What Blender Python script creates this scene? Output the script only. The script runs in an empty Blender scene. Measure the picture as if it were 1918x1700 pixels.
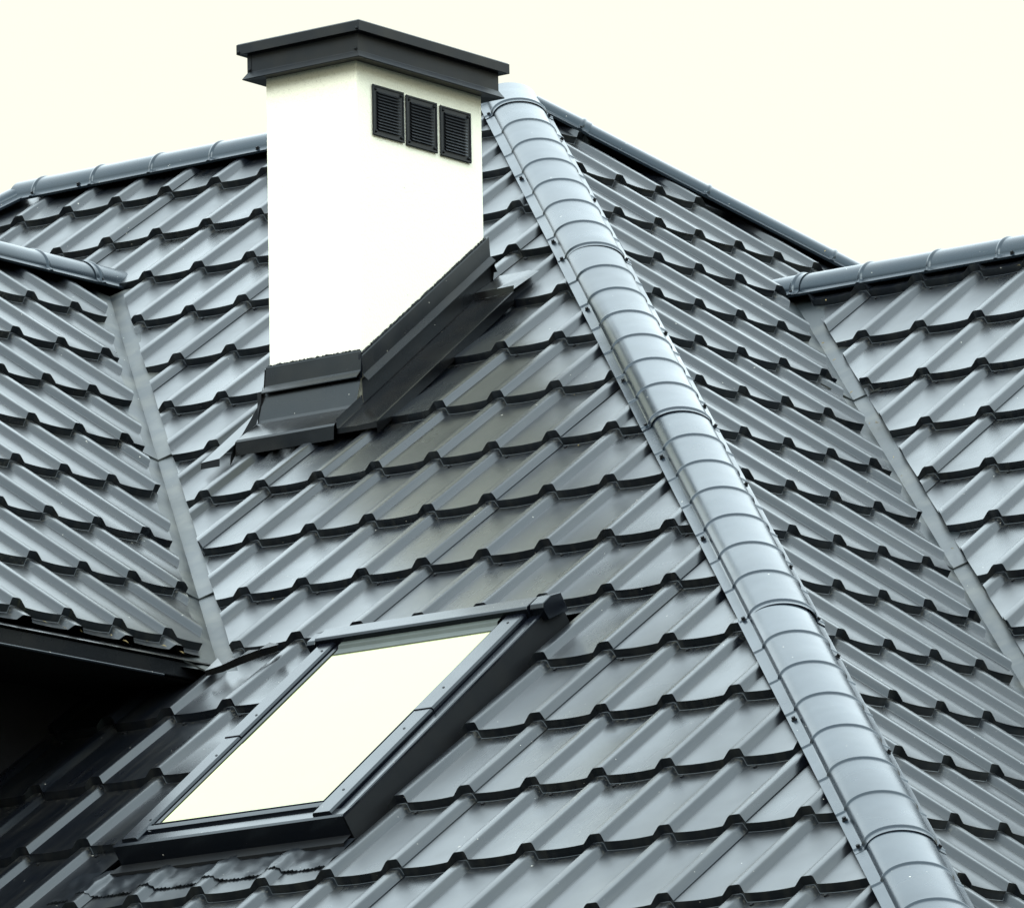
import bpy, math, random
from mathutils import Vector, Matrix
random.seed(7)
C = bpy.context.scene.collection
R = math.radians

# ------------------------------------------------------------------ camera
CAMZ = 1.7
cam_d = bpy.data.cameras.new("camera")
cam = bpy.data.objects.new("camera", cam_d); C.objects.link(cam)
AZ, PIT, ROLL, FPX = 0.6517, 0.2002, -0.0185, 15348.4
f_ = Vector((-math.sin(AZ)*math.cos(PIT), math.cos(AZ)*math.cos(PIT), math.sin(PIT)))
r0 = f_.cross(Vector((0, 0, 1))).normalized(); u0 = r0.cross(f_)
r_ = r0*math.cos(ROLL) + u0*math.sin(ROLL); u_ = -r0*math.sin(ROLL) + u0*math.cos(ROLL)
M = Matrix.Identity(4)
for i in range(3):
    M[i][0] = r_[i]; M[i][1] = u_[i]; M[i][2] = -f_[i]
M[2][3] = CAMZ
cam.matrix_world = M
cam_d.sensor_fit = 'HORIZONTAL'; cam_d.sensor_width = 36.0
cam_d.lens = FPX/1918*36.0
cam_d.shift_x = 16.63/1918; cam_d.shift_y = -61.43/1918
cam_d.clip_start = 0.5; cam_d.clip_end = 3000
bpy.context.scene.camera = cam

# ------------------------------------------------------------------ sky (bright overcast) and soft sun
SUN_DIR = Vector((0.32, -0.80, 0.60)).normalized()
world = bpy.data.worlds.new("World"); bpy.context.scene.world = world
world.use_nodes = True
nt = world.node_tree; nt.nodes.clear()
out = nt.nodes.new('ShaderNodeOutputWorld'); bg = nt.nodes.new('ShaderNodeBackground')
sky = nt.nodes.new('ShaderNodeTexSky'); sky.sky_type = 'NISHITA'; sky.sun_disc = False
sky.sun_elevation = math.asin(SUN_DIR.z); sky.sun_rotation = math.atan2(SUN_DIR.x, SUN_DIR.y)
tc = nt.nodes.new('ShaderNodeTexCoord'); sep = nt.nodes.new('ShaderNodeSeparateXYZ')
ramp = nt.nodes.new('ShaderNodeValToRGB')
# bright mid-height band shaped for roof reflections, zenith dimmed, cream haze low down, cooler above
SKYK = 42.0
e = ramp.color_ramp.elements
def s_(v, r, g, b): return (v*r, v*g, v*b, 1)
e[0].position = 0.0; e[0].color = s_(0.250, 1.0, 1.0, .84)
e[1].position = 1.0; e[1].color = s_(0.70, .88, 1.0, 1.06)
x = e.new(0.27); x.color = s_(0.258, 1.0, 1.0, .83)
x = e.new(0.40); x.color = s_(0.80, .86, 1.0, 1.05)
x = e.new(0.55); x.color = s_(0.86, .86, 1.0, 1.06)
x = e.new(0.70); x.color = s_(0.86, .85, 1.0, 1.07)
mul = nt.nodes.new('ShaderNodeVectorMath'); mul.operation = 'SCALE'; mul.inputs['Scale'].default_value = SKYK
mix = nt.nodes.new('ShaderNodeMix'); mix.data_type = 'RGBA'; mix.inputs['Factor'].default_value = 0.04
L = nt.links.new
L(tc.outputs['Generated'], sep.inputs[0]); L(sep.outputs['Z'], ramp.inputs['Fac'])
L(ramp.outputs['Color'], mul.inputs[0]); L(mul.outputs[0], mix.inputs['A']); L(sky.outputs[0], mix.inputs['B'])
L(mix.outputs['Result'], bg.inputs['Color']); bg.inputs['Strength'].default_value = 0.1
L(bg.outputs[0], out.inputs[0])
sd = bpy.data.lights.new("sun", 'SUN'); sd.energy = 1.5; sd.angle = R(24); sd.color = (1.0, 0.97, 0.91)
sun = bpy.data.objects.new("sun", sd); C.objects.link(sun)
sun.rotation_euler = (-SUN_DIR).to_track_quat('-Z', 'Y').to_euler(); sun.location = (0, 0, 30)
vs = bpy.context.scene.view_settings
vs.view_transform = 'Standard'; vs.look = 'None'; vs.gamma = 1; vs.use_curve_mapping = False
vs.exposure = 0.0
bpy.context.scene.cycles.max_bounces = 8

# ------------------------------------------------------------------ materials
def new_mat(name):
    m = bpy.data.materials.new(name); m.use_nodes = True
    return m, m.node_tree, m.node_tree.nodes['Principled BSDF']
def node(nt, t, **k):
    n = nt.nodes.new(t)
    for a, v in k.items():
        if a in n.inputs: n.inputs[a].default_value = v
        else: setattr(n, a, v)
    return n
def noise(nt, vec, scale, detail=3, rough=.55):
    n = nt.nodes.new('ShaderNodeTexNoise'); n.inputs['Scale'].default_value = scale
    n.inputs['Detail'].default_value = detail; n.inputs['Roughness'].default_value = rough
    nt.links.new(vec, n.inputs['Vector']); return n
def rng(nt, val, a, b, c, d):
    n = nt.nodes.new('ShaderNodeMapRange'); n.inputs[1].default_value = a; n.inputs[2].default_value = b
    n.inputs[3].default_value = c; n.inputs[4].default_value = d
    nt.links.new(val, n.inputs[0]); return n.outputs[0]
def mixc(nt, fac, a, b):
    n = nt.nodes.new('ShaderNodeMix'); n.data_type = 'RGBA'
    for sock, v in (('Factor', fac), ('A', a), ('B', b)):
        if isinstance(v, (tuple, float, int)): n.inputs[sock].default_value = v
        else: nt.links.new(v, n.inputs[sock])
    return n.outputs['Result']
def paint_metal(name, base, dirt, metallic=.25, rough=.38, ior=1.6, dirt_amt=.35, bump=.0006, specks=True, spec=.5, streak=False, spec_tint=(.86, .965, 1.0, 1)):
    m, nt, b = new_mat(name)
    geo = nt.nodes.new('ShaderNodeNewGeometry'); pos = geo.outputs['Position']
    oi = nt.nodes.new('ShaderNodeObjectInfo')
    big = noise(nt, pos, 1.7, 4); mid = noise(nt, pos, 9, 3, .5); fine = noise(nt, pos, 260, 2)
    d = rng(nt, mid.outputs['Fac'], .42, .75, 0, dirt_amt)
    col = mixc(nt, d, (*base, 1), (*dirt, 1))
    tint = rng(nt, oi.outputs['Random'], 0, 1, .90, 1.08)
    vm = nt.nodes.new('ShaderNodeVectorMath'); vm.operation = 'SCALE'
    nt.links.new(col, vm.inputs[0]); nt.links.new(tint, vm.inputs['Scale'])
    col = vm.outputs[0]
    if specks:
        sp = noise(nt, pos, 95, 2, .4)
        f = rng(nt, sp.outputs['Fac'], .78, .80, 0, .7)
        col = mixc(nt, f, col, (.62, .60, .52, 1))
    sr = None
    if streak:
        tco = nt.nodes.new('ShaderNodeTexCoord')
        va = nt.nodes.new('ShaderNodeVectorMath'); va.operation = 'MULTIPLY_ADD'; va.inputs[1].default_value = (38, 2.6, 5)
        cmb = nt.nodes.new('ShaderNodeCombineXYZ'); k10 = rng(nt, oi.outputs['Random'], 0, 1, 0, 90)
        nt.links.new(k10, cmb.inputs[0]); nt.links.new(k10, cmb.inputs[1])
        nt.links.new(tco.outputs['Object'], va.inputs[0]); nt.links.new(cmb.outputs[0], va.inputs[2])
        sn = noise(nt, va.outputs[0], 1.0, 4, .6)
        sr = rng(nt, sn.outputs['Fac'], .48, .72, 0, 1)
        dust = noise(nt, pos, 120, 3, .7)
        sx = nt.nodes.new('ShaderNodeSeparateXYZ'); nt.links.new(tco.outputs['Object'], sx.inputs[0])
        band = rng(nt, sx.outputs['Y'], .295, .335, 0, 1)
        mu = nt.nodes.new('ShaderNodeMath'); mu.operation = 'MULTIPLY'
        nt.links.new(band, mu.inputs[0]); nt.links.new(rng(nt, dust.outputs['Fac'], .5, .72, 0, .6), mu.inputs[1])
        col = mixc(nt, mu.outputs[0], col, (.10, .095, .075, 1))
        m3 = nt.nodes.new('ShaderNodeMath'); m3.operation = 'MULTIPLY'; m3.inputs[1].default_value = .35
        nt.links.new(sr, m3.inputs[0]); col = mixc(nt, m3.outputs[0], col, (.03, .029, .024, 1))
    nt.links.new(col, b.inputs['Base Color'])
    r1 = rng(nt, big.outputs['Fac'], .3, .7, rough-.05, rough+.07)
    ad = nt.nodes.new('ShaderNodeMath'); ad.operation = 'ADD'
    nt.links.new(r1, ad.inputs[0]); nt.links.new(rng(nt, mid.outputs['Fac'], .35, .75, -.012, .03), ad.inputs[1])
    if sr is not None:
        a2 = nt.nodes.new('ShaderNodeMath'); a2.operation = 'MULTIPLY_ADD'; a2.inputs[1].default_value = .02
        nt.links.new(sr, a2.inputs[0]); nt.links.new(ad.outputs[0], a2.inputs[2]); ad = a2
        jit = nt.nodes.new('ShaderNodeMath'); jit.operation = 'ADD'
        nt.links.new(rng(nt, oi.outputs['Random'], 0, 1, -.02, .02), jit.inputs[0]); nt.links.new(ad.outputs[0], jit.inputs[1]); ad = jit
    nt.links.new(ad.outputs[0], b.inputs['Roughness'])
    b.inputs['Metallic'].default_value = metallic
    b.inputs['IOR'].default_value = ior
    b.inputs['Specular IOR Level'].default_value = spec
    b.inputs['Specular Tint'].default_value = spec_tint
    bw = noise(nt, pos, 5.5, 2, .4)
    bp = nt.nodes.new('ShaderNodeBump'); bp.inputs['Strength'].default_value = 1; bp.inputs['Distance'].default_value = bump*4
    nt.links.new(bw.outputs['Fac'], bp.inputs['Height'])
    bp2 = nt.nodes.new('ShaderNodeBump'); bp2.inputs['Strength'].default_value = .12; bp2.inputs['Distance'].default_value = .00015
    nt.links.new(fine.outputs['Fac'], bp2.inputs['Height']); nt.links.new(bp.outputs[0], bp2.inputs['Normal'])
    nt.links.new(bp2.outputs[0], b.inputs['Normal'])
    return m
M_TILE = paint_metal('graphite_coated_tile_steel', (.0025, .0034, .0055), (.011, .0105, .009), metallic=0, rough=.29, ior=1.53, dirt_amt=.22, bump=.00025, streak=True)
M_CAP = paint_metal('graphite_coated_ridge_steel', (.010, .016, .023), (.022, .025, .026), metallic=.0, rough=.24, ior=1.43, dirt_amt=.35, bump=.0004, spec_tint=(.78, .92, 1.0, 1))
M_FLASH = paint_metal('dark_flashing_steel', (.0026, .0028, .0036), (.012, .0105, .0085), metallic=.0, rough=.25, dirt_amt=.6, ior=1.34)
M_VALLEY = paint_metal('dusty_valley_steel', (.012, .016, .018), (.075, .076, .066), metallic=0, rough=.42, dirt_amt=.9, bump=.0008, ior=1.40)
M_FRAME = paint_metal('grey_window_cladding', (.003, .004, .007), (.009, .009, .009), metallic=.0, rough=.2, dirt_amt=.2, ior=1.44, bump=.0002)
M_CAPMETAL = paint_metal('dark_chimney_cap_steel', (.006, .0065, .0085), (.02, .018, .014), metallic=.0, rough=.42, dirt_amt=.7, specks=False, spec=.28, ior=1.45)
M_BLACK = paint_metal('black_seal_screws_and_shaded_side', (.004, .004, .005), (.012, .011, .009), metallic=0, rough=.6, specks=False, spec=.2)
M_LEAD = paint_metal('pleated_lead_skirt', (.008, .010, .013), (.003, .003, .004), metallic=0, rough=.3, dirt_amt=.9, bump=.004, ior=1.48)
M_VENT = paint_metal('black_vent_metal', (.0035, .0042, .006), (.008, .008, .008), metallic=0, rough=.4, dirt_amt=.2, specks=False, spec=.35, ior=1.45)

def plaster():
    m, nt, b = new_mat('white_render')
    geo = nt.nodes.new('ShaderNodeNewGeometry'); pos = geo.outputs['Position']
    g = noise(nt, pos, 150, 4, .7); st = noise(nt, pos, 6, 4)
    sepz = nt.nodes.new('ShaderNodeSeparateXYZ'); nt.links.new(pos, sepz.inputs[0])
    # dark stained grain near the top, with the cap's shadow painted in, thinning downwards
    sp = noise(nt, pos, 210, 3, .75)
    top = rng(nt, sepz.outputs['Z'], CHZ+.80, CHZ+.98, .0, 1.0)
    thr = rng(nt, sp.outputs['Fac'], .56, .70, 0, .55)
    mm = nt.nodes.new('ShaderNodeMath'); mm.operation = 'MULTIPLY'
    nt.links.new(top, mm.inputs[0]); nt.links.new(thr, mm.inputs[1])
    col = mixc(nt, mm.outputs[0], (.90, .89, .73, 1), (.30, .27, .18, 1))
    sp2 = noise(nt, pos, 60, 2, .5)
    col = mixc(nt, rng(nt, sp2.outputs['Fac'], .76, .79, 0, .5), col, (.45, .42, .35, 1))
    nt.links.new(col, b.inputs['Base Color']); b.inputs['Roughness'].default_value = .95
    b.inputs['Specular IOR Level'].default_value = .1
    bp = nt.nodes.new('ShaderNodeBump'); bp.inputs['Strength'].default_value = .6; bp.inputs['Distance'].default_value = .002
    nt.links.new(g.outputs['Fac'], bp.inputs['Height']); nt.links.new(bp.outputs[0], b.inputs['Normal'])
    return m
CHZ = 4.562 + CAMZ
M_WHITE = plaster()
def glass():
    m, nt, b = new_mat('reflective_roof_glass')
    b.inputs['Base Color'].default_value = (.34, .34, .125, 1)
    b.inputs['Metallic'].default_value = .97
    geo = nt.nodes.new('ShaderNodeNewGeometry'); gn = noise(nt, geo.outputs['Position'], 7, 5, .65)
    nt.links.new(rng(nt, gn.outputs['Fac'], .4, .75, .02, .12), b.inputs['Roughness'])
    return m
M_GLASS = glass()
def simple(name, col, rough=.8, spec=.3, sc=3.0, col2=None):
    m, nt, b = new_mat(name)
    geo = nt.nodes.new('ShaderNodeNewGeometry')
    n = noise(nt, geo.outputs['Position'], sc, 5, .6)
    c2 = col2 or tuple(v*.6 for v in col)
    nt.links.new(mixc(nt, rng(nt, n.outputs['Fac'], .35, .7, 0, 1), (*col, 1), (*c2, 1)), b.inputs['Base Color'])
    b.inputs['Roughness'].default_value = rough; b.inputs['Specular IOR Level'].default_value = spec
    return m
M_GROUND = simple('dark_lawn', (.012, .016, .008), 1.0, .1, .8, (.018, .017, .011))
M_DECK = simple('black_underlay', (.006, .006, .007), .9, .1)
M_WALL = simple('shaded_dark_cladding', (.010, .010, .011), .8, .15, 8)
M_GASKET = simple('grey_green_gasket', (.07, .085, .075), .5, .4)

# ------------------------------------------------------------------ mesh helpers
def mesh_from(name, polys, mat, smooth=None, weld=1e-5):
    """polys: list of lists of 3D points -> mesh with shared vertices"""
    idx = {}; V = []; F = []
    for p in polys:
        f = []
        for q in p:
            k = (round(q[0]/weld), round(q[1]/weld), round(q[2]/weld))
            if k not in idx: idx[k] = len(V); V.append((q[0], q[1], q[2]))
            if not f or f[-1] != idx[k]: f.append(idx[k])
        if len(f) > 1 and f[0] == f[-1]: f.pop()
        if len(set(f)) >= 3 and len(set(f)) == len(f): F.append(f)
    me = bpy.data.meshes.new(name); me.from_pydata(V, [], F)
    me.materials.append(mat)
    if smooth:
        me.polygons.foreach_set('use_smooth', [True]*len(me.polygons))
        try: me.set_sharp_from_angle(angle=R(smooth))
        except Exception: pass
    me.validate(); me.update()
    return me
def link(name, me, parent=None, mw=None):
    o = bpy.data.objects.new(name, me); C.objects.link(o)
    if parent is not None: o.parent = parent
    if mw is not None: o.matrix_local = mw
    return o
def tag(o, label=None, cat=None, group=None, kind=None):
    for k, v in (('label', label), ('category', cat), ('group', group), ('kind', kind)):
        if v: o[k] = v
    return o
def empty(name, mw, label, cat, group=None, kind=None):
    o = bpy.data.objects.new(name, None); C.objects.link(o); o.matrix_world = mw
    o.empty_display_size = .1
    return tag(o, label, cat, group, kind)
def box(x0, x1, y0, y1, z0, z1):
    a = [(x0, y0, z0), (x1, y0, z0), (x1, y1, z0), (x0, y1, z0), (x0, y0, z1), (x1, y0, z1), (x1, y1, z1), (x0, y1, z1)]
    return [[a[i] for i in f] for f in ((0, 3, 2, 1), (4, 5, 6, 7), (0, 1, 5, 4), (1, 2, 6, 5), (2, 3, 7, 6), (3, 0, 4, 7))]
def bevel(o, w=.002, seg=2):
    b = o.modifiers.new('edge', 'BEVEL'); b.width = w; b.segments = seg; b.limit_method = 'ANGLE'; b.angle_limit = R(35)
    return o
def extrude(profile, x0, x1, axis=0, close=True, caps=True):
    """profile: list of (a, b) swept along an axis; returns polys. axis 0: (x, a, b); axis 1: (a, x, b)"""
    def P(t, q): return (t, q[0], q[1]) if axis == 0 else (q[0], t, q[1])
    n = len(profile); out = []
    for i in range(n if close else n-1):
        a, b = profile[i], profile[(i+1) % n]
        quad = [P(x0, a), P(x0, b), P(x1, b), P(x1, a)]
        out.append(quad if axis == 0 else quad[::-1])
    if close and caps:
        out.append([P(x0, q) for q in profile][::-1]); out.append([P(x1, q) for q in profile])
    return out
def clip(poly, h):
    """Sutherland-Hodgman against a*x+b*y<=c"""
    a, b, c = h; res = []; n = len(poly)
    for i in range(n):
        p, q = poly[i], poly[(i+1) % n]
        dp = a*p[0]+b*p[1]-c; dq = a*q[0]+b*q[1]-c
        if dp <= 0: res.append(p)
        if (dp < 0 < dq) or (dq < 0 < dp):
            t = dp/(dp-dq); res.append(tuple(p[k]+t*(q[k]-p[k]) for k in range(3)))
    return res

# ------------------------------------------------------------------ roof geometry (metres)
TH = 0.6359; PIT_ = 0.2; SA, SB = 0.3545, 0.3568
ct, st_ = math.cos(TH), math.sin(TH)
EX, EY, EZ = Vector((1, 0, 0)), Vector((0, 1, 0)), Vector((0, 0, 1))
VA = Vector((0, ct, st_)); NA = Vector((0, -st_, ct))
VB = Vector((-ct, 0, st_)); NB = Vector((st_, 0, ct))
OA = Vector((-10.8584, 14.7928, 2.6284+CAMZ)); OB = Vector((-14.7301, 17.1515, 5.9995+CAMZ))
OC = Vector((-13.1225, 19.1890, 5.1220+CAMZ)); OD = Vector((-15.3679, 16.8677, 5.1911+CAMZ))
H_RIB = .0155; H_STEP = .0225; SAG = .0020; LEAN_R = 1.0; LEAN_S = .15

def frame_mat(O, U, V, N):
    m = Matrix.Identity(4)
    for i in range(3): m[i][0], m[i][1], m[i][2], m[i][3] = U[i], V[i], N[i], O[i]
    return m
def half(n, k, O, U, V):
    """world condition n.P <= k  ->  half plane in slope (u, v)"""
    return (n.dot(U), n.dot(V), k - n.dot(O))

def profile(lap):
    P = [(-.0315, -H_RIB), (-.0292, -H_RIB+.0012), (-.0185, -.0032), (-.0152, -.0010), (-.0120, 0), (.0120, 0), (.0152, -.0010), (.0185, -.0032), (.0292, -H_RIB+.0012), (.0315, -H_RIB)]
    if lap:
        P = [(-.0315, -H_RIB), (-.0292, -H_RIB+.0012), (-.0190, -.0018), (-.0152, .0006), (-.0120, .0016), (.0120, .0016), (.0156, .0006), (.0190, -.0018), (.0330, -H_RIB+.0022), (.0333, -H_RIB-.0001)]
    u0, h0 = P[-1]
    for k in range(1, 8):
        t = k/8; P.append((u0+(.1685-u0)*t, -H_RIB - SAG*4*t*(1-t)))
    P.append((.1685, -H_RIB))
    return P
def cell_polys(length, lap, flange):
    """one metal tile: rib + dished pan, pressed step at its lower edge. v=0 lower edge, v=length upper."""
    P = profile(lap); out = []
    low = [(u, LEAN_R*n, n) for u, n in P]
    mid = [(u, length*.5 + LEAN_R*n, n - H_STEP*.5) for u, n in P]
    up = [(u, length + LEAN_R*n - LEAN_S*H_STEP, n - H_STEP) for u, n in P]
    edge = [(u, LEAN_R*n - .0006, n - .0012) for u, n in P]
    foot = [(u, LEAN_R*n - LEAN_S*(H_STEP-.0008), n - H_STEP + .0008) for u, n in P]
    toe = [(u, LEAN_R*n - LEAN_S*H_STEP - .0007, n - H_STEP + .0003) for u, n in P]
    rows = [up, mid, low, edge, foot, toe]
    if flange:
        rows.append([(u, v - flange, n + .0006) for u, v, n in toe])
        rows.append([(u, v - flange - .0004, n - .0012) for u, v, n in toe])
    else:
        rows.append([(u, v - .0015, n - .0008) for u, v, n in toe])
    for A_, B_ in zip(rows[:-1], rows[1:]):
        for i in range(len(P)-1):
            out.append([A_[i], B_[i], B_[i+1], A_[i+1]])
    # turned-down rim on both sides so a cut row never looks paper thin
    return out

NDC = {}
def to_px(P):
    d = P - Vector((0, 0, CAMZ)); z = d.dot(f_)
    return (959-16.63 + FPX*d.dot(r_)/z, 850-61.43 - FPX*d.dot(u_)/z)

SCREW_POLYS = None
def hexnut(cx, cy, cz, r=.0055, h=.005):
    pts = [(cx+r*math.cos(k*math.pi/3), cy+r*math.sin(k*math.pi/3)) for k in range(6)]
    w = [(cx+r*1.45*math.cos(k*math.pi/4), cy+r*1.45*math.sin(k*math.pi/4)) for k in range(8)]
    out = [[(x, y, cz+h) for x, y in pts]]
    for i in range(6):
        a, b = pts[i], pts[(i+1) % 6]
        out.append([(*a, cz+.001), (*b, cz+.001), (*b, cz+h), (*a, cz+h)])
    out.append([(x, y, cz+.0012) for x, y in w])
    for i in range(8):
        a, b = w[i], w[(i+1) % 8]
        out.append([(*a, cz-.001), (*b, cz-.001), (*b, cz+.0012), (*a, cz+.0012)])
    return out

def build_slope(O, U, V, N, S, rows, cols, offs, regions, label, lapcol, laprows, phase=0, screw_every=2, seedn=1, base_uv=(0, 0)):
    """regions: list of lists of half planes (a convex piece each)."""
    rnd = random.Random(seedn)
    root = empty('roof_slope', frame_mat(O + U*base_uv[0] + V*base_uv[1], U, V, N), label, 'metal roof')
    bu, bv = base_uv
    rowv = lambda j: j*S + offs(j)
    cache = {}; cells = []
    screws = []
    for j in range(rows[0], rows[1]):
        L_ = rowv(j+1) - rowv(j)
        for i in range(cols[0], cols[1]):
            lap = (i - lapcol) % 5 == 0
            fl = .016 if j in laprows else 0
            u0, v0 = i*PIT_, rowv(j)
            key = (round(L_, 5), lap, fl)
            if key not in cache:
                pl = cell_polys(L_, lap, fl); cache[key] = [pl, None]
            polys = cache[key][0]
            corner = [(u0-.032, v0-.045), (u0+.171, v0-.045), (u0+.171, v0+L_+.001), (u0-.032, v0+L_+.001)]
            full = any(all(a*x+b*y <= c for x, y in corner for a, b, c in reg) for reg in regions)
            if full:
                cells.append((i, j, u0, v0, key, None))
            else:
                got = []
                for reg in regions:
                    for p in polys:
                        q = [(x+u0, y+v0, z) for x, y, z in p]
                        for h in reg:
                            q = clip(q, h)
                            if len(q) < 3: break
                        if len(q) >= 3: got.append([(x-u0, y-v0, z) for x, y, z in q])
                if got: cells.append((i, j, u0, v0, key, got))
            cu, cv = u0+.055+rnd.uniform(-.006, .012), v0-.035
            if (i*2+j+phase) % screw_every == 0 and any(all(a*cu+b*cv <= c-.02 for a, b, c in reg) for reg in regions):
                screws.append((cu-bu, cv-bv, -H_RIB-H_STEP-SAG*.6))
    def size(cl):
        i, j, u0, v0 = cl[:4]
        Pc = O + U*(u0+.07) + V*(v0+.17)
        x, y = to_px(Pc)
        inside = -60 < x < 1978 and -60 < y < 1760
        z = (Pc - Vector((0, 0, CAMZ))).dot(f_)
        return (0 if inside else 1, z)
    cells.sort(key=size)
    nt_ = 0; rest = []
    for cl in cells:
        i, j, u0, v0, key, got = cl
        if size(cl)[0] == 0 and nt_ < 300:
            if got is None:
                if cache[key][1] is None:
                    cache[key][1] = mesh_from('roof_tile', cache[key][0], M_TILE, smooth=22)
                me = cache[key][1]
            else: me = mesh_from('roof_tile', got, M_TILE, smooth=22)
            if not len(me.polygons): continue
            m = Matrix.Translation((u0-bu, v0-bv, 0))
            link('roof_tile', me, root, m); nt_ += 1
        else:
            rest += [[(x+u0-bu, y+v0-bv, z) for x, y, z in p] for p in (got if got is not None else cache[key][0])]
    if rest:
        tag(link('roof_tile_field', mesh_from('roof_tile_field', rest, M_TILE, smooth=22), root), kind='stuff')
    sp = []
    for s in screws: sp += hexnut(*s)
    if sp: tag(link('roof_screws', mesh_from('roof_screws', sp, M_BLACK), root), kind='stuff')
    return root

def crossline(n1, p1, n2, p2):
    d = n1.cross(n2).normalized()
    Mx = Matrix((n1, n2, d)); return Mx.inverted() @ Vector((n1.dot(p1), n2.dot(p2), 0)), d
def at_z(X, d, z): return X + d*((z - X.z)/d.z)

APEX_Z = 5.945 + CAMZ
Xh, dh = crossline(NA, OA, NB, OB)
if dh.z < 0: dh = -dh
APEX = at_z(Xh, dh, APEX_Z)
ZD = 5.395 + CAMZ        # dormer ridge height
ZC = 5.190 + CAMZ        # side wing ridge height
ZE = 3.600 + CAMZ        # dormer eave height (underside of the last row)
XvD, dvD = crossline(NA, OA, NB, OD)
if dvD.z < 0: dvD = -dvD
XvC, dvC = crossline(NA, OC, NB, OB)
if dvC.z < 0: dvC = -dvC
VD_TOP = at_z(XvD, dvD, ZD); VD_BOT = at_z(XvD, dvD, ZE)
VC_TOP = at_z(XvC, dvC, ZC)
RIDGE_L = APEX - EX*1.95          # left end of the main ridge
NW = Vector((-st_, 0, ct))        # far left hip end
NBK = Vector((0, st_, ct))        # back slopes

# ------------------------------------------------------------------ ground
g = 400
gm = mesh_from('ground', [[(-g, -g, 0), (g, -g, 0), (g, g, 0), (-g, g, 0)]], M_GROUND)
tag(link('ground', gm), kind='structure')

# ------------------------------------------------------------------ slopes of tiles
def offA(j): return (-.012 if j >= 6 else 0) + (.0204 if j >= 12 else 0)
def offB(j): return (.0 if -j < 7 else -.0015) - (0 if -j < 11 else -.0151)   # rows of B are numbered downwards
hipA = half(NB, NB.dot(OB), OA, EX, VA)
topA = half(EZ, APEX_Z - .004, OA, EX, VA)
valA = half(-NB, -(NB.dot(OD) + .022), OA, EX, VA)
vE = (ZE - .02 - OA.z)/st_; vD = (ZD - .01 - OA.z)/st_
lefthip = half(NW, NW.dot(RIDGE_L), OA, EX, VA)
U_WALL = -2.80
SKU = (-2.02, -1.232); SKV = (.44, 1.70)      # opening for the roof window
def le(a, b, c): return (a, b, c)
base = [hipA, topA, lefthip]
low = [hipA, (-1, 0, -U_WALL), (0, 1, vE)]
SK_TOP = SKV[1]
regsA = [
    low + [(0, 1, SKV[0])],
    low + [(0, -1, -SKV[0]), (1, 0, SKU[0])],
    low + [(0, -1, -SKV[0]), (-1, 0, -SKU[1])],
    base + [(0, -1, -vE), (0, 1, SK_TOP), valA, (1, 0, SKU[0])] if SK_TOP > vE else None,
    base + [(0, -1, -vE), (0, 1, SK_TOP), valA, (-1, 0, -SKU[1])] if SK_TOP > vE else None,
    base + [(0, -1, -max(vE, SK_TOP)), (0, 1, vD), valA],
    base + [(0, -1, -vD)],
    [(-1, 0, -U_WALL), (0, -1, -vE), (0, 1, vE+.055), (-valA[0], -valA[1], -valA[2]), (1, 0, SKU[0])],
]
if SK_TOP <= vE: regsA[1] = low + [(0, -1, -SKV[0]), (0, 1, SK_TOP), (1, 0, SKU[0])]; regsA[2] = low + [(0, -1, -SKV[0]), (0, 1, SK_TOP), (-1, 0, -SKU[1])]; regsA.append(low + [(0, -1, -SK_TOP)])
regsA = [r for r in regsA if r]
slopeA = build_slope(OA, EX, VA, NA, SA, (-5, 17), (-34, 12), offA, regsA,
    'broad graphite metal tile slope carrying the white chimney and the roof window', 0, {1, 6, 11}, seedn=3, base_uv=(-1.0, -1.0))

backhip = half(NBK, NBK.dot(APEX), OB, EY, VB)
hipB = half(NA, NA.dot(OA), OB, EY, VB)
vC = (ZC - .01 - OB.z)/st_
valB = half(-NA, -(NA.dot(OC) + .027), OB, EY, VB)
regsB = [[hipB, backhip, (0, -1, -vC)], [hipB, backhip, (0, 1, vC), (-valB[0], -valB[1], -valB[2])]]
# slope B keeps the side in front of the valley: NA.(P-OC) <= -margin  (below the wing's plane is hidden)
regsB = [[hipB, backhip, (0, -1, -vC)], [hipB, backhip, (0, 1, vC), half(-NA, -(NA.dot(OC)+.021), OB, EY, VB)]]
slopeB = build_slope(OB, EY, VB, NB, SB, (-24, 1), (-26, 24), offB, regsB,
    'graphite metal tile slope between the big rounded hip and the side wing', 4, {-10, -5, -15}, phase=1, seedn=5, base_uv=(-1.0, -3.0))

regsC = [[half(EZ, ZC-.004, OC, EX, VA), half(-NB, -(NB.dot(OB)+.019), OC, EX, VA), (1, 0, 2.4)]]
slopeC = build_slope(OC, EX, VA, NA, SA, (-12, 1), (-6, 13), lambda j: 0.0, regsC,
    'metal tile slope of the side wing under the short level ridge right of the hip', 4, {0, -6}, seedn=8, base_uv=(0.5, -2.0))
regsD = [[half(EZ, ZD-.004, OD, EY, VB), half(-NA, -(NA.dot(OA)+.024), OD, EY, VB), (0, -1, 2.556), (-1, 0, 2.6)]]
slopeD = build_slope(OD, EY, VB, NB, SB, (-8, 2), (-14, 12), lambda j: 0.0, regsD,
    'metal tile slope of the dormer above the black overhanging eave', 2, {-8}, seedn=9, base_uv=(-1.0, -2.5))

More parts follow.
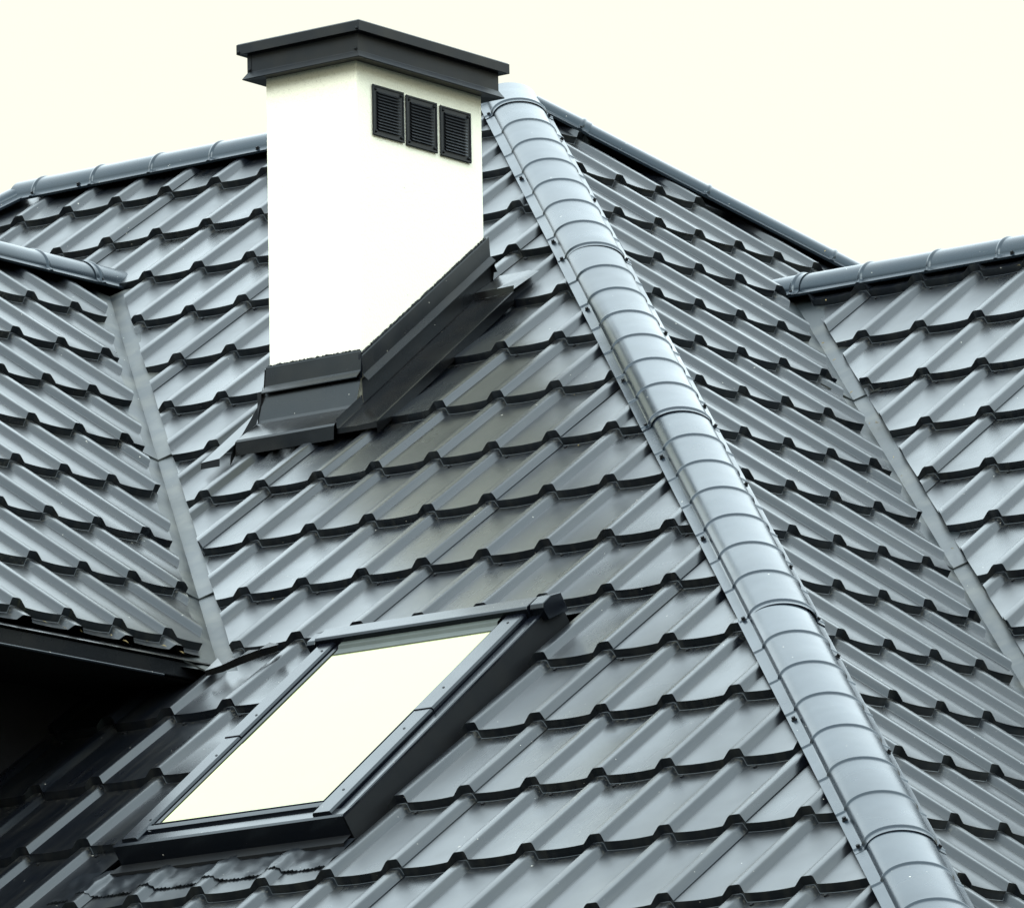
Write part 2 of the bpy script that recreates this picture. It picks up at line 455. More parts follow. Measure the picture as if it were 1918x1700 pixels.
# black underlay below every slope, and the slopes turned away from the camera
dk = []
def deck(O, U, V, N, regs, n=-.075):
    for reg in regs:
        q = [(-30, -30, n), (30, -30, n), (30, 30, n), (-30, 30, n)]
        for h in reg:
            q = clip(q, h)
            if len(q) < 3: break
        if len(q) >= 3: dk.append([O + U*a + V*b + N*c for a, b, c in q])
deck(OA, EX, VA, NA, [[hipA, topA, lefthip, (0, -1, 1.75)]])
deck(OB, EY, VB, NB, [[hipB, backhip, (0, -1, 8.6)]])
deck(OC, EX, VA, NA, [[regsC[0][0], (1, 0, 2.4), (0, -1, 4.2), (-1, 0, 2.2)]])
deck(OD, EY, VB, NB, [[regsD[0][0], (0, -1, 2.59), (-1, 0, 2.6), (1, 0, 1.6)]])
a = APEX - EZ*.08; b = RIDGE_L - EZ*.08
dk.append([b, a, a+Vector((3.2, 3.2, -3.2*st_/ct)), b+Vector((-3.2, 3.2, -3.2*st_/ct))])
dk.append([b, b+Vector((-4.2, 4.2, -4.2*st_/ct)), b+Vector((-4.2, -4.2, -4.2*st_/ct))])
cR = VC_TOP - EZ*.08
dk.append([cR-EX*.6, cR+EX*2.9, cR+Vector((2.9, 3, -3*st_/ct)), cR+Vector((-.6, 3, -3*st_/ct))])
dR = Vector((VD_TOP.x, VD_TOP.y, ZD-.08)); dl = dR.y-(OD.y-2.6)
dk.append([dR, dR-EY*dl, dR-EY*dl+Vector((-2.4, 0, -2.4*st_/ct)), dR+Vector((-2.4, 0, -2.4*st_/ct))])
tag(link('roof_underlay', mesh_from('roof_underlay', dk, M_DECK)), kind='structure')

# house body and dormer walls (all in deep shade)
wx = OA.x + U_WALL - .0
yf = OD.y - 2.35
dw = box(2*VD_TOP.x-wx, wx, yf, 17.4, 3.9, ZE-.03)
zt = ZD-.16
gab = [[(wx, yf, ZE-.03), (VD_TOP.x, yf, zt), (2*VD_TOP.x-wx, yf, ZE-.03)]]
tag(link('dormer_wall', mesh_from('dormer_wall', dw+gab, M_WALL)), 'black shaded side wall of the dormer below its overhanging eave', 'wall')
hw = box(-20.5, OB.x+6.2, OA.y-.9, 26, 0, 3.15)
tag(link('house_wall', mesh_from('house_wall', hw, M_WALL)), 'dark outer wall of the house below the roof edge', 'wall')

# ------------------------------------------------------------------ rounded ridge and hip cappings
CAPA, CAPF = .079, .112
def capping(Pa, Pb, n1, n2, label, t0=0.0, step=.242, per=7, first=.0, top_seal=False, hb=.052, peak=.012, group='rounded cappings along the hips and ridges', a_=CAPA, f2=CAPF):
    d = (Pb-Pa).normalized(); Lg = (Pb-Pa).length
    up = (n1+n2).normalized(); w = d.cross(up).normalized()
    def side(n, other):
        s = n.cross(d).normalized()
        return s if other.dot(s) < 0 else -s
    e1, e2 = side(n1, n2), side(n2, n1)
    s1 = 1 if e1.dot(w) > 0 else -1
    root = empty('ridge_capping', frame_mat(Pa, w*s1, d, w.cross(d)*s1 if (w*s1).cross(d).dot(up) > 0 else up), label, 'ridge capping', group)
    # local axes: x -> towards n1 side, y along, z up
    X_, Z_ = w*s1, up
    root.matrix_world = frame_mat(Pa, X_, d, Z_) if X_.cross(d).dot(Z_) > 0 else frame_mat(Pa, X_, d, Z_)
    lx1, lz1 = e1.dot(X_), e1.dot(Z_); nx1, nz1 = n1.dot(X_), n1.dot(Z_)
    lx2, lz2 = e2.dot(X_), e2.dot(Z_); nx2, nz2 = n2.dot(X_), n2.dot(Z_)
    zb = lz1*a_/abs(lx1) + .006; a = a_
    def section(t, r, fl):
        pts = []
        q = lambda l, lx, lz, nx, nz, h: (lx*l + nx*h, t, lz*l + nz*h)
        pts.append(q(f2, lx1, lz1, nx1, nz1, -.004)); pts.append(q(f2, lx1, lz1, nx1, nz1, .003+fl))
        pts.append(q(a_/abs(lx1)+.004, lx1, lz1, nx1, nz1, .004+fl))
        NA_ = 34
        for k in range(NA_+1):
            ph = math.pi*k/NA_
            pts.append(((a+r)*math.cos(ph), t, zb + (peak-zb+r)*math.sin(ph) if 0 < k < NA_ else zb+.0))
        pts.append(q(a_/abs(lx2)+.004, lx2, lz2, nx2, nz2, .004+fl))
        pts.append(q(f2, lx2, lz2, nx2, nz2, .003+fl)); pts.append(q(f2, lx2, lz2, nx2, nz2, -.004))
        return pts
    beads = []; t = first
    while t < Lg: beads.append(t); t += step
    # split into cap lengths of `per` beads
    k0 = t0; pieces = []
    cuts = [0.0] + [b+.026 for i, b in enumerate(beads) if (i-k0) % per == 0 and b > .1] + [Lg]
    scr = []
    for ci in range(len(cuts)-1):
        ta, tb = cuts[ci], cuts[ci+1]
        if tb-ta < .02: continue
        st = [ta-.03 if ci else ta]
        for b in beads:
            if ta < b < tb:
                st += [b-.0105, b-.0085, b-.006, b-.003, b, b+.003, b+.006, b+.0085, b+.0105]
        st = sorted(s for s in st if s <= tb) + [tb]
        secs = []
        for s in st:
            near = min((abs(s-b) for b in beads if ta < b < tb), default=1)
            br = .0042*max(0, math.cos(min(near/.0085, 1)*math.pi/2))**1.2 if near < .0086 else 0
            gr = .0030*(s-ta)/(tb-ta) - (.0022 if ci % 2 else 0)*0
            secs.append(section(s, gr+br, gr*.35+br*.8))
        polys = []
        for s1_, s2_ in zip(secs[:-1], secs[1:]):
            for i in range(len(s1_)-1): polys.append([s1_[i], s1_[i+1], s2_[i+1], s2_[i]])
        # thin end lip
        last = secs[-1]; lip = [(p[0]*.985, p[1]+.0002, p[2]-.0013) for p in last]
        for i in range(len(last)-1): polys.append([last[i], last[i+1], lip[i+1], lip[i]])
        cr_ = random.Random(int(ta*1000)+ci)
        wob = Matrix.Translation((cr_.uniform(-.0018, .0018), 0, cr_.uniform(0, .0012))) @ Matrix.Translation((0, (ta+tb)/2, 0)) @ Matrix.Rotation(R(cr_.uniform(-.10, .10)), 4, 'Z') @ Matrix.Translation((0, -(ta+tb)/2, 0))
        link('ridge_cap', mesh_from('ridge_cap', polys, M_CAP, smooth=42), root, wob)
        for kk, b in enumerate(x for x in beads if ta < x < tb):
            rr = (kk + ci) % 3
            for sgn, lx, lz, nx, nz, off in ((1, lx1, lz1, nx1, nz1, 0), (2, lx2, lz2, nx2, nz2, 1)):
                if (kk + off*2 + ci) % 3 == 0 or b+step > tb:
                    l = .098; tt = b + (.052 if b+step <= tb else -.0)
                    cx, cz = lx*l + nx*.006, lz*l + nz*.006
                    nn = Vector((nx, 0, nz)); ll = Vector((lx, 0, lz))
                    for p in hexnut(0, 0, 0, r=.0048, h=.0075):
                        scr.append([tuple(Vector((cx, tt, cz)) + ll*v[0] + Vector((0, 1, 0))*v[1] + nn*v[2]) for v in p])
    if scr: tag(link('cap_screws', mesh_from('cap_screws', scr, M_BLACK), root), kind='stuff')
    return root
# big hip facing the camera
HIP_END = APEX - dh*8.4
capping(APEX + dh*.03, HIP_END, NA, NB, 'large pale rounded hip capping running from the peak down to the bottom corner', t0=0, first=.22)
capping(APEX + Vector((.05, .05, -.05*st_/ct)), APEX + Vector((2.6, 2.6, -2.6*st_/ct)), NB, NBK, 'dark rounded hip capping sloping down from the peak against the sky', first=.16, step=.43, per=4)
capping(APEX - EX*.03, RIDGE_L, NA, NBK, 'horizontal ridge capping behind the chimney', first=.12, step=.243, per=50)
capping(RIDGE_L, RIDGE_L + Vector((-2.2, -2.2, -2.2*st_/ct)), NA, NW, 'hip capping dropping away at the end of the main ridge beyond the dormer', first=.3, step=.243, per=9)
capping(VC_TOP - EX*.14 + EZ*.0, VC_TOP + EX*2.5, NA, NBK, 'ridge capping of the side wing meeting the far slope', first=.20, step=.243, per=9)
ND2 = Vector((-st_, 0, ct))
capping(VD_TOP + EY*.10, Vector((VD_TOP.x, OD.y-2.6, ZD)), NB, ND2, 'ridge capping of the dormer ending against the main slope', first=.22, step=.243, per=9)
# black seal strips under the ends of two cappings
def seal(P, d, w, label):
    bm = []
    n = 14
    for k in range(n):
        a0, a1 = math.pi*k/n, math.pi*(k+1)/n
        j0, j1 = random.uniform(-.004, .005), random.uniform(-.004, .005)
        q = lambda a, r, t: P + w*(r*math.cos(a)) + EZ*(r*.75*math.sin(a)-.055) + d*t
        bm.append([q(a0, .076, .0), q(a1, .076, .0), q(a1, .08, .02), q(a0, .08, .02)])
        bm.append([q(a0, .0, .005), q(a0, .076, .0), q(a1, .076, .0)])
    return bm
tag(link('ridge_end_seal', mesh_from('ridge_end_seal', seal(VD_TOP+EY*.10, EY, EX, ''), M_BLACK)), 'ragged black seal closing the end of the dormer ridge', 'seal')
tag(link('ridge_end_seal', mesh_from('ridge_end_seal', seal(VC_TOP-EX*.14, -EX, EY, ''), M_BLACK)), 'black seal closing the end of the side wing ridge', 'seal')

# ------------------------------------------------------------------ valley gutters
def valley(X, d, ztop, zbot, Oa, Na, Ob, Nb, label, joints, wa=.13, wb=.11):
    off = -.040
    n1, n2 = Na, Nb
    P, dd = crossline(n1, Oa + n1*off, n2, Ob + n2*off)
    if dd.z > 0: dd = -dd
    e1 = n1.cross(dd).normalized(); e1 = e1 if n2.dot(e1) > 0 else -e1
    e2 = n2.cross(dd).normalized(); e2 = e2 if n1.dot(e2) > 0 else -e2
    top = at_z(P, dd, ztop); Lg = (at_z(P, dd, zbot)-top).length
    root = empty('valley_gutter', Matrix.Translation(top), label, 'valley gutter', 'valley gutters')
    js = [0] + joints + [Lg]
    for i in range(len(js)-1):
        a, b = js[i], js[i+1] + .05*(i < len(js)-2)
        lift = .0035*(len(js)-2-i)
        polys = []; ns = max(2, int((b-a)/.08))
        for k in range(ns):
            t0, t1 = a+(b-a)*k/ns, a+(b-a)*(k+1)/ns
            wv = lambda t, c: .0012*math.sin(t*23+c)+.0009*math.sin(t*51+c*2)
            for (e, n, wd, c) in ((e1, n1, wa, 0), (e2, n2, wb, 1.7)):
                pr_ = [(0, 0), (.004, .0), (.052, -.001), (wd, -.016)]
                for (l0, h0), (l1, h1) in zip(pr_[:-1], pr_[1:]):
                    q = lambda t, l, h: dd*t + e*l + n*(h+lift+(wv(t, c+l*30) if l > .01 else 0))
                    pg = [q(t0, l0, h0), q(t0, l1, h1), q(t1, l1, h1), q(t1, l0, h0)]
                    polys.append(pg)
        end = [[dd*b + e*0 + n*lift, dd*b + e*wd + n*(lift+.004), dd*b + e*wd + n*(lift-.001), dd*b + n*(lift-.004)] for e, n, wd in ((e1, n1, wa), (e2, n2, wb))]
        link('gutter_panel', mesh_from('gutter_panel', polys+end, M_VALLEY, smooth=25), root)
    return root
valley(XvD, dvD, ZD-.10, ZE-.030, OA, NA, OD, NB, 'pale dusty valley gutter between the dormer and the main slope', [1.70, 3.0])
valley(XvC, dvC, ZC-.07, ZC-2.6, OC, NA, OB, NB, 'worn valley gutter between the side wing and the far slope', [1.02, 2.62])

# ------------------------------------------------------------------ dormer eave
root = empty('dormer_eave', Matrix.Translation((-13.28, VD_BOT.y, ZE)), 'black dormer eave board with drip streaks and a thin metal rod along its foot', 'eave')
ex0 = OD.x + ct*2.572                     # outer edge of the eave in X
ez0 = OD.z - st_*2.572
ly = OD.y-2.6-VD_BOT.y
def loc(x, y, z): return (x+13.28, y-VD_BOT.y, z-ZE)
y0, y1 = OD.y-2.6, VD_BOT.y+.10
ap = [loc(ex0-.12*ct, 0, ez0+.12*st_-.042)[0::2], loc(ex0, 0, ez0-.040)[0::2], (loc(ex0, 0, ez0-.040)[0]+.004, loc(0, 0, ez0-.046)[2])]
P_ = [(ex0-.14*ct+13.28, ez0+.14*st_-ZE-.088), (ex0+13.28, ez0-ZE-.046), (ex0+13.286, ez0-ZE-.050), (ex0+13.28-.002, ez0-ZE-.053)]
def sweepY(prof, ya, yb): return extrude(prof, ya-VD_BOT.y, yb-VD_BOT.y, axis=1, close=False)
YE = 16.165
link('drip_flashing', mesh_from('drip_flashing', sweepY(P_, y0, YE+.03), M_FLASH), root)
fx = ex0+13.28-.006
bevel(link('fascia_board', mesh_from('fascia_board', extrude([(fx-.02, ez0-ZE-.094), (fx, ez0-ZE-.094), (fx, ez0-ZE-.053), (fx-.02, ez0-ZE-.053)], y0-VD_BOT.y, YE-VD_BOT.y, axis=1), M_FLASH), root))
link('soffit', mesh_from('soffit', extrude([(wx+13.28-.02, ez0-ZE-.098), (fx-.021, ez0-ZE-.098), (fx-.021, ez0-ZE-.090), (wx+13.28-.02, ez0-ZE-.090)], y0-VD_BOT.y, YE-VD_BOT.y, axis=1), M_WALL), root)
rod = []
n = 8
rp = [(fx+.008+.0045*math.cos(2*math.pi*k/n), ez0-ZE-.099+.0045*math.sin(2*math.pi*k/n)) for k in range(n)]
link('rod', mesh_from('rod', extrude(rp, y0-VD_BOT.y, 15.97-VD_BOT.y, axis=1), M_FRAME, smooth=60), root)
# small apron that carries the valley water out over the main slope
t = empty('valley_outlet_apron', frame_mat(OA+EX*(-2.35)+VA*1.60, EX, VA, NA), 'dark curled apron at the foot of the dormer valley beside the roof window', 'flashing')
ap = []
pts = [(-.03, -.01), (.02, .0), (.06, .03), (.11, .06), (.155, .078)]
for (x0_, v0_), (x1_, v1_) in zip(pts[:-1], pts[1:]):
    top = lambda x, v: (x, v, .012+.004*math.sin(x*20))
    ap.append([(x0_-.02, v0_+.07+.02*(x0_<0), .0), top(x0_, v0_), top(x1_, v1_), (x1_-.02, v1_+.03, .0)])
    ap.append([top(x0_, v0_), (x0_, v0_-.004, -.004), (x1_, v1_-.004, -.004), top(x1_, v1_)])
link('apron_sheet', mesh_from('apron_sheet', ap, M_FLASH, smooth=40), t)

# ------------------------------------------------------------------ chimney
K = Vector((-13.776, 17.412, 4.562+CAMZ)); TT = st_/ct
CW, CD, CHH = .325, .572, .985
ch = empty('chimney', Matrix.Translation(K), 'square white rendered chimney with a dark metal cap and three black vents', 'chimney')
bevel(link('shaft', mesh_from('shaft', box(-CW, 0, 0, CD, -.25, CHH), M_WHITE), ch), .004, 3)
def ring(secs, mat, name, parent, x0=-CW, x1=0, y0=0, y1=CD, capt=False, capb=False, bev=0):
    polys = []
    Ls = [[(x0-o, y0-o, z), (x1+o, y0-o, z), (x1+o, y1+o, z), (x0-o, y1+o, z)] for o, z in secs]
    for A_, B_ in zip(Ls[:-1], Ls[1:]):
        for i in range(4): polys.append([A_[i], A_[(i+1) % 4], B_[(i+1) % 4], B_[i]])
    if capt: polys.append(Ls[-1])
    if capb: polys.append(Ls[0][::-1])
    o = link(name, mesh_from(name, polys, mat), parent)
    if bev: bevel(o, bev, 2)
    return o
capo = ring([(-.003, .976), (.046, .9715), (.0475, .9735), (.0365, .9915), (.036, .993)], M_CAPMETAL, 'drip_flare', ch)
bx_ = ring([(.030, .992), (.035, .992), (.035, 1.050), (.030, 1.050)], M_CAPMETAL, 'cap_band', ch)
rim = ring([(.030, 1.0455), (.056, 1.0435), (.058, 1.0445), (.058, 1.072), (.054, 1.0755), (-.05, 1.083)], M_CAPMETAL, 'cap_rim', ch, capt=True)
# corner folds and rivets of the cap
for (cx, cy, nm) in ((.0352, -.0352, 0), (-CW-.0352, -.0352, 1)):
    link('corner_strip', mesh_from('corner_strip', box(cx-.010, cx+.0012, cy-.0012, cy+.001, .993, 1.043) if nm == 0 else box(cx-.0012, cx+.012, cy-.0012, cy+.001, .993, 1.043), M_CAPMETAL), ch)
def dome(c, n, r, h):
    n = Vector(n).normalized(); a = n.orthogonal().normalized(); b = n.cross(a); out = []
    rings_ = [(r, 0), (r, h*.45), (r*.7, h*.85), (0, h)]
    for (ra, ha), (rb, hb_) in zip(rings_[:-1], rings_[1:]):
        for k in range(8):
            q = lambda rr, hh, kk: Vector(c) + a*(rr*math.cos(kk*math.pi/4)) + b*(rr*math.sin(kk*math.pi/4)) + n*hh
            out.append([q(ra, ha, k), q(ra, ha, k+1), q(rb, hb_, k+1), q(rb, hb_, k)])
    return out
rv = []
for x_, z_, o in ((.050, 1.050, .058), (.028, .999, .036), (-CW-.050, 1.050, .058), (-CW-.028, .999, .036)):
    rv += dome((x_, -o-.0005, z_), (0, -1, 0), .0045, .005)
tag(link('rivets', mesh_from('rivets', rv, M_BLACK, smooth=50), ch), kind='stuff')

# three ventilation grilles on the side face
def vent_mesh():
    W_, H_ = .140, .145
    pl = box(.0005, .004, 0, W_, 0, H_)
    rim_ = []
    for (a, b, c, d) in ((0, W_, 0, .005), (0, W_, H_-.005, H_), (0, .005, .005, H_-.005), (W_-.005, W_, .005, H_-.005)):
        rim_ += box(.004, .0068, a, b, c, d)
    lou = []
    for k in range(13):
        z = .0165+k*.0087
        prof = [(.0042, z), (.0042, z+.0062), (.0062, z+.0058), (.0092, z+.0012), (.0086, z)]
        for (x0, z0), (x1, z1) in zip(prof, prof[1:]):
            lou.append([(x0, .017, z0), (x0, .123, z0), (x1, .119 if x1 > .007 else .123, z1), (x1, .021 if x1 > .007 else .017, z1)])
    return pl, rim_, lou
pl, rim_, lou = vent_mesh()
mpl = mesh_from('grille_plate', pl+rim_, M_VENT); mlo = mesh_from('louvres', lou, M_VENT)
sc = []
for y, z in ((.012, .012), (.128, .012), (.012, .133), (.128, .133)): sc += dome((.004, y, z), (1, 0, 0), .0048, .005)
msc = mesh_from('grille_screws', sc, M_BLACK, smooth=50)
for i, (y, z) in enumerate(((.066, .775), (.217, .772), (.3725, .770))):
    vroot = link('vent_grille', mpl, ch, Matrix.Translation((0.0012, y, z)))
    bevel(vroot, .0012, 1)
    link('louvres', mlo, vroot); link('grille_screws', msc, vroot)

# flashing round the foot of the chimney
def slopesweep(prof, ya, yb, taper=None):
    """prof (x, h above the tile plane) swept up the slope"""
    out = []
    P3 = lambda y, q: (q[0], y, y*TT+q[1])
    for a, b in zip(prof[:-1], prof[1:]):
        out.append([P3(ya, a), P3(ya, b), P3(yb, b), P3(yb, a)])
    return out
YB = .500
f1 = [(.000, .140), (.0075, .1385), (.0085, .134), (.0125, .082), (.030, .067), (.0305, .064), (.026, .062)]
link('side_collar', mesh_from('side_collar', slopesweep(f1, -.006, CD+.012), M_FLASH), ch)
f2 = [(.0135, .075), (.0165, .004), (.0205, .001), (.085, .002), (.148, .005), (.153, .007), (.157, .005), (.158, -.030)]
sd_ = slopesweep(f2[:3], -.012, CD+.012) + slopesweep(f2[2:], -.012, YB)
f2b = [(.0135, .030), (.0165, .004)] + f2[2:]
sd_ += slopesweep(f2b, -.130, -.012)
# curl at the head of the tray
link('side_tray', mesh_from('side_tray', sd_, M_FLASH), ch)
hp_ = lambda x, y, h: (x, y, y*TT+h)
link('head_flashing', mesh_from('head_flashing', [
    [hp_(.0005, CD+.012, .138), hp_(.0125, CD+.012, .082), hp_(.030, CD+.012, .067), hp_(.0165, CD+.012, -.02), hp_(.0005, CD+.012, -.02)],
    [hp_(.012, YB, .001), hp_(.156, YB, .004), hp_(.156, YB+.003, .022), hp_(.018, YB+.003, .020)],
    [hp_(-CW-.05, CD, .14), hp_(.0, CD+.001, .13), hp_(.0, CD+.06, .01), hp_(-CW-.05, CD+.06, .01)]], M_FLASH), ch)
link('head_cover_sheet', mesh_from('head_cover_sheet', [[hp_(.018, YB+.003, .020), hp_(.085, YB+.003, .019), hp_(.09, YB+.12, .003), hp_(.018, YB+.12, .003)],
    [hp_(.085, YB+.003, .019), hp_(.115, YB+.003, .027), hp_(.12, YB+.12, .004), hp_(.09, YB+.12, .003)],
    [hp_(.115, YB+.003, .027), hp_(.156, YB+.003, .012), hp_(.165, YB+.11, .001), hp_(.12, YB+.12, .004)]], M_TILE, smooth=30), ch)
# end cap of the lower tray corner
e0 = -.130
endp = [(.0175, e0, e0*TT+.004), (.085, e0, e0*TT+.002), (.148, e0, e0*TT+.005), (.156, e0, e0*TT+.006), (.157, e0, e0*TT-.012), (.0175, e0, e0*TT-.012)]
link('tray_end', mesh_from('tray_end', [endp], M_FLASH), ch)
f3 = [(0.0, .150), (-.007, .1485), (-.0085, .145), (-.013, .092), (-.0145, .0885), (-.030, .072), (-.0305, .069), (-.026, .067)]
def frontsweep(prof, xa, xb): return [[(xa, a[0], a[1]), (xa, b[0], b[1]), (xb, b[0], b[1]), (xb, a[0], a[1])] for a, b in zip(prof[:-1], prof[1:])]
link('front_collar', mesh_from('front_collar', frontsweep(f3, -CW-.006, .010), M_FLASH), ch)
link('corner_strip', mesh_from('corner_strip', box(.0005, .0085, -.0105, -.004, .070, .138), M_FRAME), ch)
f4 = [(-.014, .078), (-.040, -.010), (-.046, -.020), (-.135, -.135*TT+.022), (-.140, -.140*TT+.018), (-.142, -.142*TT-.020)]
xa = -CW-.010
link('front_apron', mesh_from('front_apron', frontsweep(f4, xa, .014), M_FLASH), ch)
gus = [[(xa-.001, -.012, .10), (xa-.001, -.046, -.020), (xa-.012, -.10, -.10*TT+.015), (xa-.012, -.03, .03)],
       [(xa-.001, -.046, -.020), (xa-.001, -.14, -.14*TT+.02), (xa-.012, -.15, -.15*TT-.02), (xa-.012, -.10, -.10*TT+.015)],
       [(xa-.012, -.10, -.10*TT+.015), (xa-.012, -.15, -.15*TT-.02), (xa-.012, -.15, -.15*TT-.04), (xa-.03, -.10, -.10*TT-.03)]]
link('corner_gusset', mesh_from('corner_gusset', gus, M_BLACK), ch)
y_ = -.20
link('corner_strip', mesh_from('corner_strip', box(xa-.012, xa+.0015, -.028, -.0125, -.03, .074), M_BLACK), ch)
link('tray_end', mesh_from('tray_end', [[(-CW-.088, y_+.001, y_*TT-.012), (-CW-.020, y_+.001, y_*TT-.012), (-CW-.020, y_+.001, y_*TT+.010), (-CW-.085, y_+.001, y_*TT+.006)]], M_BLACK), ch)
f5 = [(-CW-.020, .010), (-CW-.085, .006), (-CW-.088, -.012)]
link('side_tray', mesh_from('side_tray', [[p[3], p[2], p[1], p[0]] for p in slopesweep(f5, -.20, CD)], M_TILE), ch)
f6 = [(-CW, .150), (-CW-.009, .148), (-CW-.014, .09), (-CW-.030, .07)]
link('side_collar', mesh_from('side_collar', [[p[3], p[2], p[1], p[0]] for p in slopesweep(f6, -.010, CD)], M_FLASH), ch)
# mortar bead where render meets the metal
mb = []
rr = random.Random(4)
def bead(pts, r=.003):
    for a, b in zip(pts[:-1], pts[1:]):
        ra, rb = r*rr.uniform(.5, 1.5), r*rr.uniform(.5, 1.5)
        a, b = Vector(a), Vector(b); d = (b-a).normalized(); s = d.orthogonal().normalized(); c = d.cross(s)
        for k in range(5):
            q = lambda p, rad, kk: p + s*(rad*math.cos(kk*2*math.pi/5)) + c*(rad*math.sin(kk*2*math.pi/5))
            mb.append([q(a, ra, k), q(a, ra, k+1), q(b, rb, k+1), q(b, rb, k)])
bead([(-CW+CW*i/60, -.004, .150+rr.uniform(-.0015, .0015)) for i in range(61)])
bead([(.004, CD*i/90, CD*i/90*TT+.141+rr.uniform(-.0015, .0015)) for i in range(91)])
tag(link('sealant_bead', mesh_from('sealant_bead', mb, M_BLACK), ch), kind='stuff')

# ------------------------------------------------------------------ roof window
su, sv = -1.98, .56
sk = empty('roof_window', frame_mat(OA+EX*su+VA*sv, EX, VA, NA), 'tilted roof window with bright reflecting glass in a dark grey metal frame', 'roof window')
def part(name, polys, mat, bev=.0, sm=None, par=sk):
    o = link(name, mesh_from(name, polys, mat, smooth=sm), par)
    if bev: bevel(o, bev, 2)
    return o
FW, FH = .72, 1.09
def sweep_v(prof, va, vb):   # profile (x, n) swept up the slope
    return extrude([(q[0], q[1]) for q in prof], va, vb, axis=1)
# curb: outer side walls and frame flashing
part('side_flashing', sweep_v([(FW-.033, .036), (FW-.004, .038), (FW, .036), (FW, .031), (FW-.033, .031)], .0, FH), M_FRAME)
part('curb_side', sweep_v([(FW-.030, .030), (FW-.0015, .030), (FW+.004, -.062), (FW-.030, -.062)], .004, FH), M_BLACK)  # same metal as the frame; its shade is put into a blacker material
part('side_flashing', sweep_v([(0, -.062), (0, .030), (.02, .030), (.02, -.062)], .0, FH), M_FRAME)
part('gutter_floor', sweep_v([(FW, -.058), (FW+.11, -.056), (FW+.11, -.060), (FW, -.062)], -.02, FH+.05), M_BLACK)
part('front_flashing', [[(0, -.0, -.060), (FW, -.0, -.060), (FW, -.002, .036), (0, -.002, .036)],
     [(0, -.002, .036), (FW, -.002, .036), (FW, .006, .039), (0, .006, .039)], [(0, .006, .039), (FW, .006, .039), (FW, .040, .037), (0, .040, .037)],
     [(0, .0, -.06), (0, -.002, .036), (0, .006, .039), (0, .006, -.06)]], M_FRAME)
part('front_flange', [[(-.01, -.050, -.012), (FW+.01, -.050, -.012), (FW, .0, -.016), (0, .0, -.016)], [(-.01, -.050, -.012), (-.01, -.052, -.02), (FW+.01, -.052, -.02), (FW+.01, -.050, -.012)]], M_BLACK)
# bottom sash rail with its steps
rail = [(.040, .037), (.047, .030), (.052, .030), (.055, .043), (.070, .046), (.073, .038), (.080, .038), (.083, .044), (.087, .043), (.088, .036)]
part('sash_rail', [[(.06, a[0], a[1]), (.640, a[0], a[1]), (.640, b[0], b[1]), (.06, b[0], b[1])] for a, b in zip(rail[:-1], rail[1:])], M_FRAME)
def bar(x0, x1, va, vb, top, name='cladding_bar', lip=.004):
    pr_ = [(x0, top-.04), (x0, top-.006), (x0+lip, top), (x1-lip, top), (x1, top-.006), (x1, top-.04)]
    return part(name, sweep_v(pr_, va, vb), M_FRAME)
bar(.622, .680, .012, .530, .048); bar(.620, .682, .516, 1.00, .0505)
bar(.022, .072, .012, .530, .048); bar(.020, .074, .516, 1.00, .0505)
part('sash_lip', sweep_v([(.606, .0), (.606, .042), (.612, .044), (.613, .0)], .05, 1.0), M_FRAME)
part('sash_lip', sweep_v([(.080, .0), (.080, .042), (.088, .040), (.0885, .0)], .05, 1.0), M_FRAME)
part('pane', box(.089, .606, .088, .960, .028, .038), M_GLASS)
part('gasket', [[(.094, .945, .0385), (.603, .945, .0385), (.603, .968, .040), (.094, .968, .040)], [(.094, .968, .040), (.603, .968, .040), (.603, .975, .047), (.094, .975, .047)], [(.094, .975, .047), (.603, .975, .047), (.603, 1.004, .048), (.094, 1.004, .048)]], M_GASKET)
part('sash_floor', box(.02, .70, .02, 1.05, -.06, .0), M_BLACK)
hp = [(.996, .026), (.992, .060), (.998, .066), (1.050, .064), (1.075, .050), (1.10, .0), (1.10, -.05), (1.03, -.05)]
part('top_hood', extrude([(q[0], q[1]) for q in hp], .012, .690, axis=0), M_FRAME, .0015)
part('hinge_cover', extrude([(1.000, .020), (.995, .056), (1.004, .066), (1.045, .066), (1.085, .052), (1.085, .0)], .696, .738, axis=0), M_FRAME, .002)
part('hinge_cover', extrude([(1.000, .020), (.995, .050), (1.004, .058), (1.045, .058), (1.085, .046), (1.085, .0)], -.022, .006, axis=0), M_FRAME, .002)
sc = []
for x_, y_ in ((.652, .12), (.652, .42), (.652, .62), (.652, .95), (.058, .10), (.058, .42), (.058, .62), (.058, .95)):
    sc += [[(p[0]+x_, p[1]+y_, p[2]+(.0483 if y_ < .51 else .0508)) for p in q] for q in [[(.004*math.cos(k*math.pi/4), .004*math.sin(k*math.pi/4), .0008) for k in range(8)]]]
tag(part('cladding_screws', sc, M_BLACK), kind='stuff')
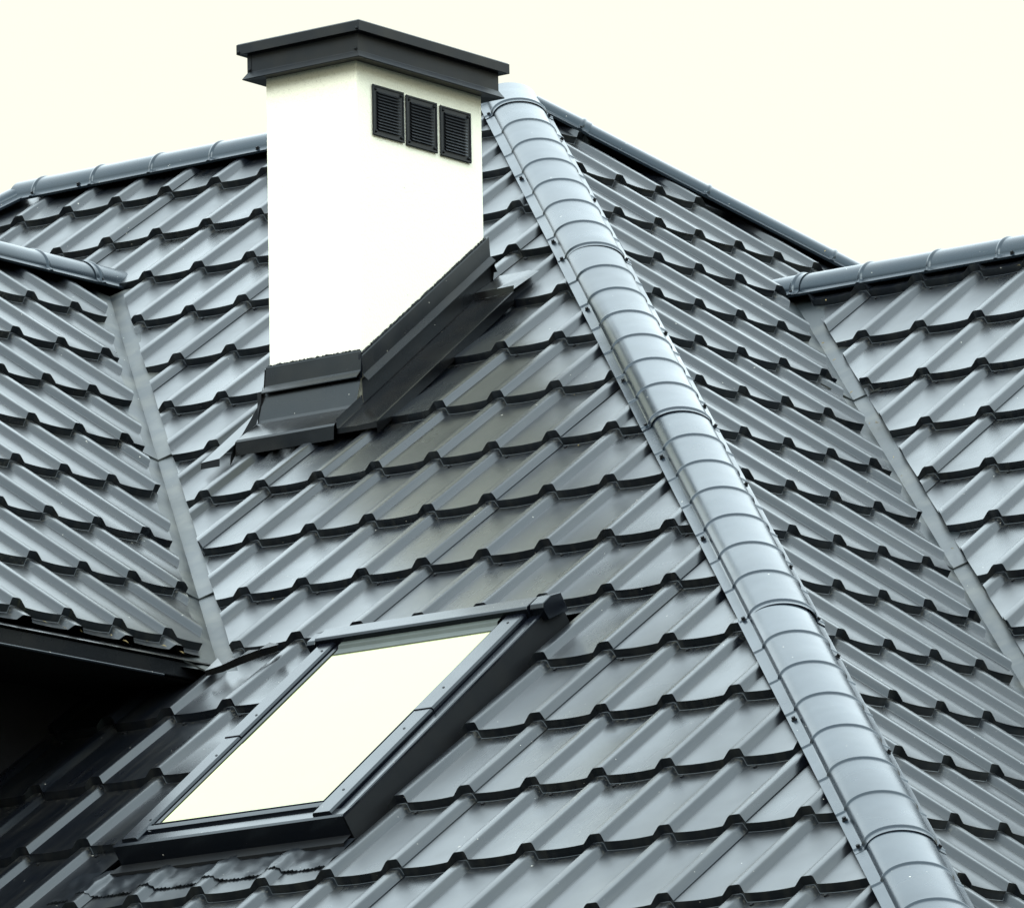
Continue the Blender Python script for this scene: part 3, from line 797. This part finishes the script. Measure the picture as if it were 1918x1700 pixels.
# pleated skirt dressed over the tiles below the window
def rib_n(u):
    P = profile(False); u = (u+.0315) % PIT_ - .0315
    for (a, na), (b, nb) in zip(P[:-1], P[1:]):
        if a <= u <= b: return na+(nb-na)*(u-a)/(b-a)
    return -H_RIB
us = []; u = -2.115
while u < -1.235: us.append(u); u += .006
rows_ = []
r2 = random.Random(2)
ph = [r2.uniform(0, 6) for _ in range(6)]
for kv, v in enumerate((.545, .52, .50, .48, .46, .44, .42, .404)):
    row = []
    for u in us:
        f = min(1, max(0, (.545-v)/.07)); vv = v + (.0028*(1 if int(u/.006) % 2 else -1) if kv == 7 else 0)
        wob = .0022*math.sin(u*61+ph[0]+v*40)*math.sin(v*70+ph[1]) + .0012*math.sin(u*143+v*90+ph[2])
        left = max(0, min(1, (u+2.115)/.06))
        nn = (rib_n(u)*f + (-.012)*(1-f)) - H_STEP*(v-.3545)/SA + .0045 + wob*(.4+.6*f)
        row.append((u-su, vv-sv + (1-left)*.0 - (.0 if u > -2.03 else (u+2.03)*-.0), nn))
    rows_.append(row)
sp = []
for a, b in zip(rows_[:-1], rows_[1:]):
    for i in range(len(a)-1): sp.append([a[i], b[i], b[i+1], a[i+1]])
b = rows_[-1]
for i in range(len(b)-1): sp.append([b[i], (b[i][0], b[i][1]-.0005, b[i][2]-.004), (b[i+1][0], b[i+1][1]-.0005, b[i+1][2]-.004), b[i+1]])
part('pleated_skirt', sp, M_LEAD, sm=40)

# ------------------------------------------------------------------ bits of leaf and straw caught on the metal
lt = []
r3 = random.Random(11)
M_LEAF = simple('dry_leaf', (.32, .26, .12), .8, .2, 40, (.16, .11, .05))
def bit(P, n, size):
    n = n.normalized(); a = (n.orthogonal()).normalized(); a = (Matrix.Rotation(r3.uniform(0, 6.28), 3, n) @ a); b = n.cross(a)
    l, w_, h = size*r3.uniform(.7, 1.6), size*r3.uniform(.2, .45), .0012
    pts = [P - a*l, P + b*w_ + n*h*1.5, P + a*l + n*h*.5, P - b*w_ + n*h]
    lt.append([tuple(q + n*.001) for q in pts]); lt.append([tuple(q - n*.0004) for q in reversed(pts)])
for k in range(9):
    y = OD.y - r3.uniform(.75, 1.7); v = r3.uniform(2.535, 2.565)
    bit(OD + EY*(y-OD.y) - VB*v + NB*(-.034), NB, .006)
for k in range(9):
    t_ = r3.uniform(.5, 2.6); P, dd = crossline(NA, OC + NA*-.036, NB, OB + NB*-.036)
    if dd.z > 0: dd = -dd
    bit(at_z(P, dd, ZC-.07) + dd*t_ + VA*0 + EX*r3.uniform(.0, .03) + EZ*.012, NA, .005)
for k in range(10):
    i, j = r3.randint(-14, -2), r3.randint(3, 12)
    bit(OA + EX*(i*PIT_+r3.uniform(.05, .14)) + VA*(j*SA+offA(j)-r3.uniform(.02, .04)) + NA*(-H_RIB-H_STEP+.001), NA, .0045)
tag(link('leaf_litter', mesh_from('leaf_litter', lt, M_LEAF)), 'dry straw and leaf bits caught along the eave, valleys and tile steps', 'leaf litter', kind='stuff')
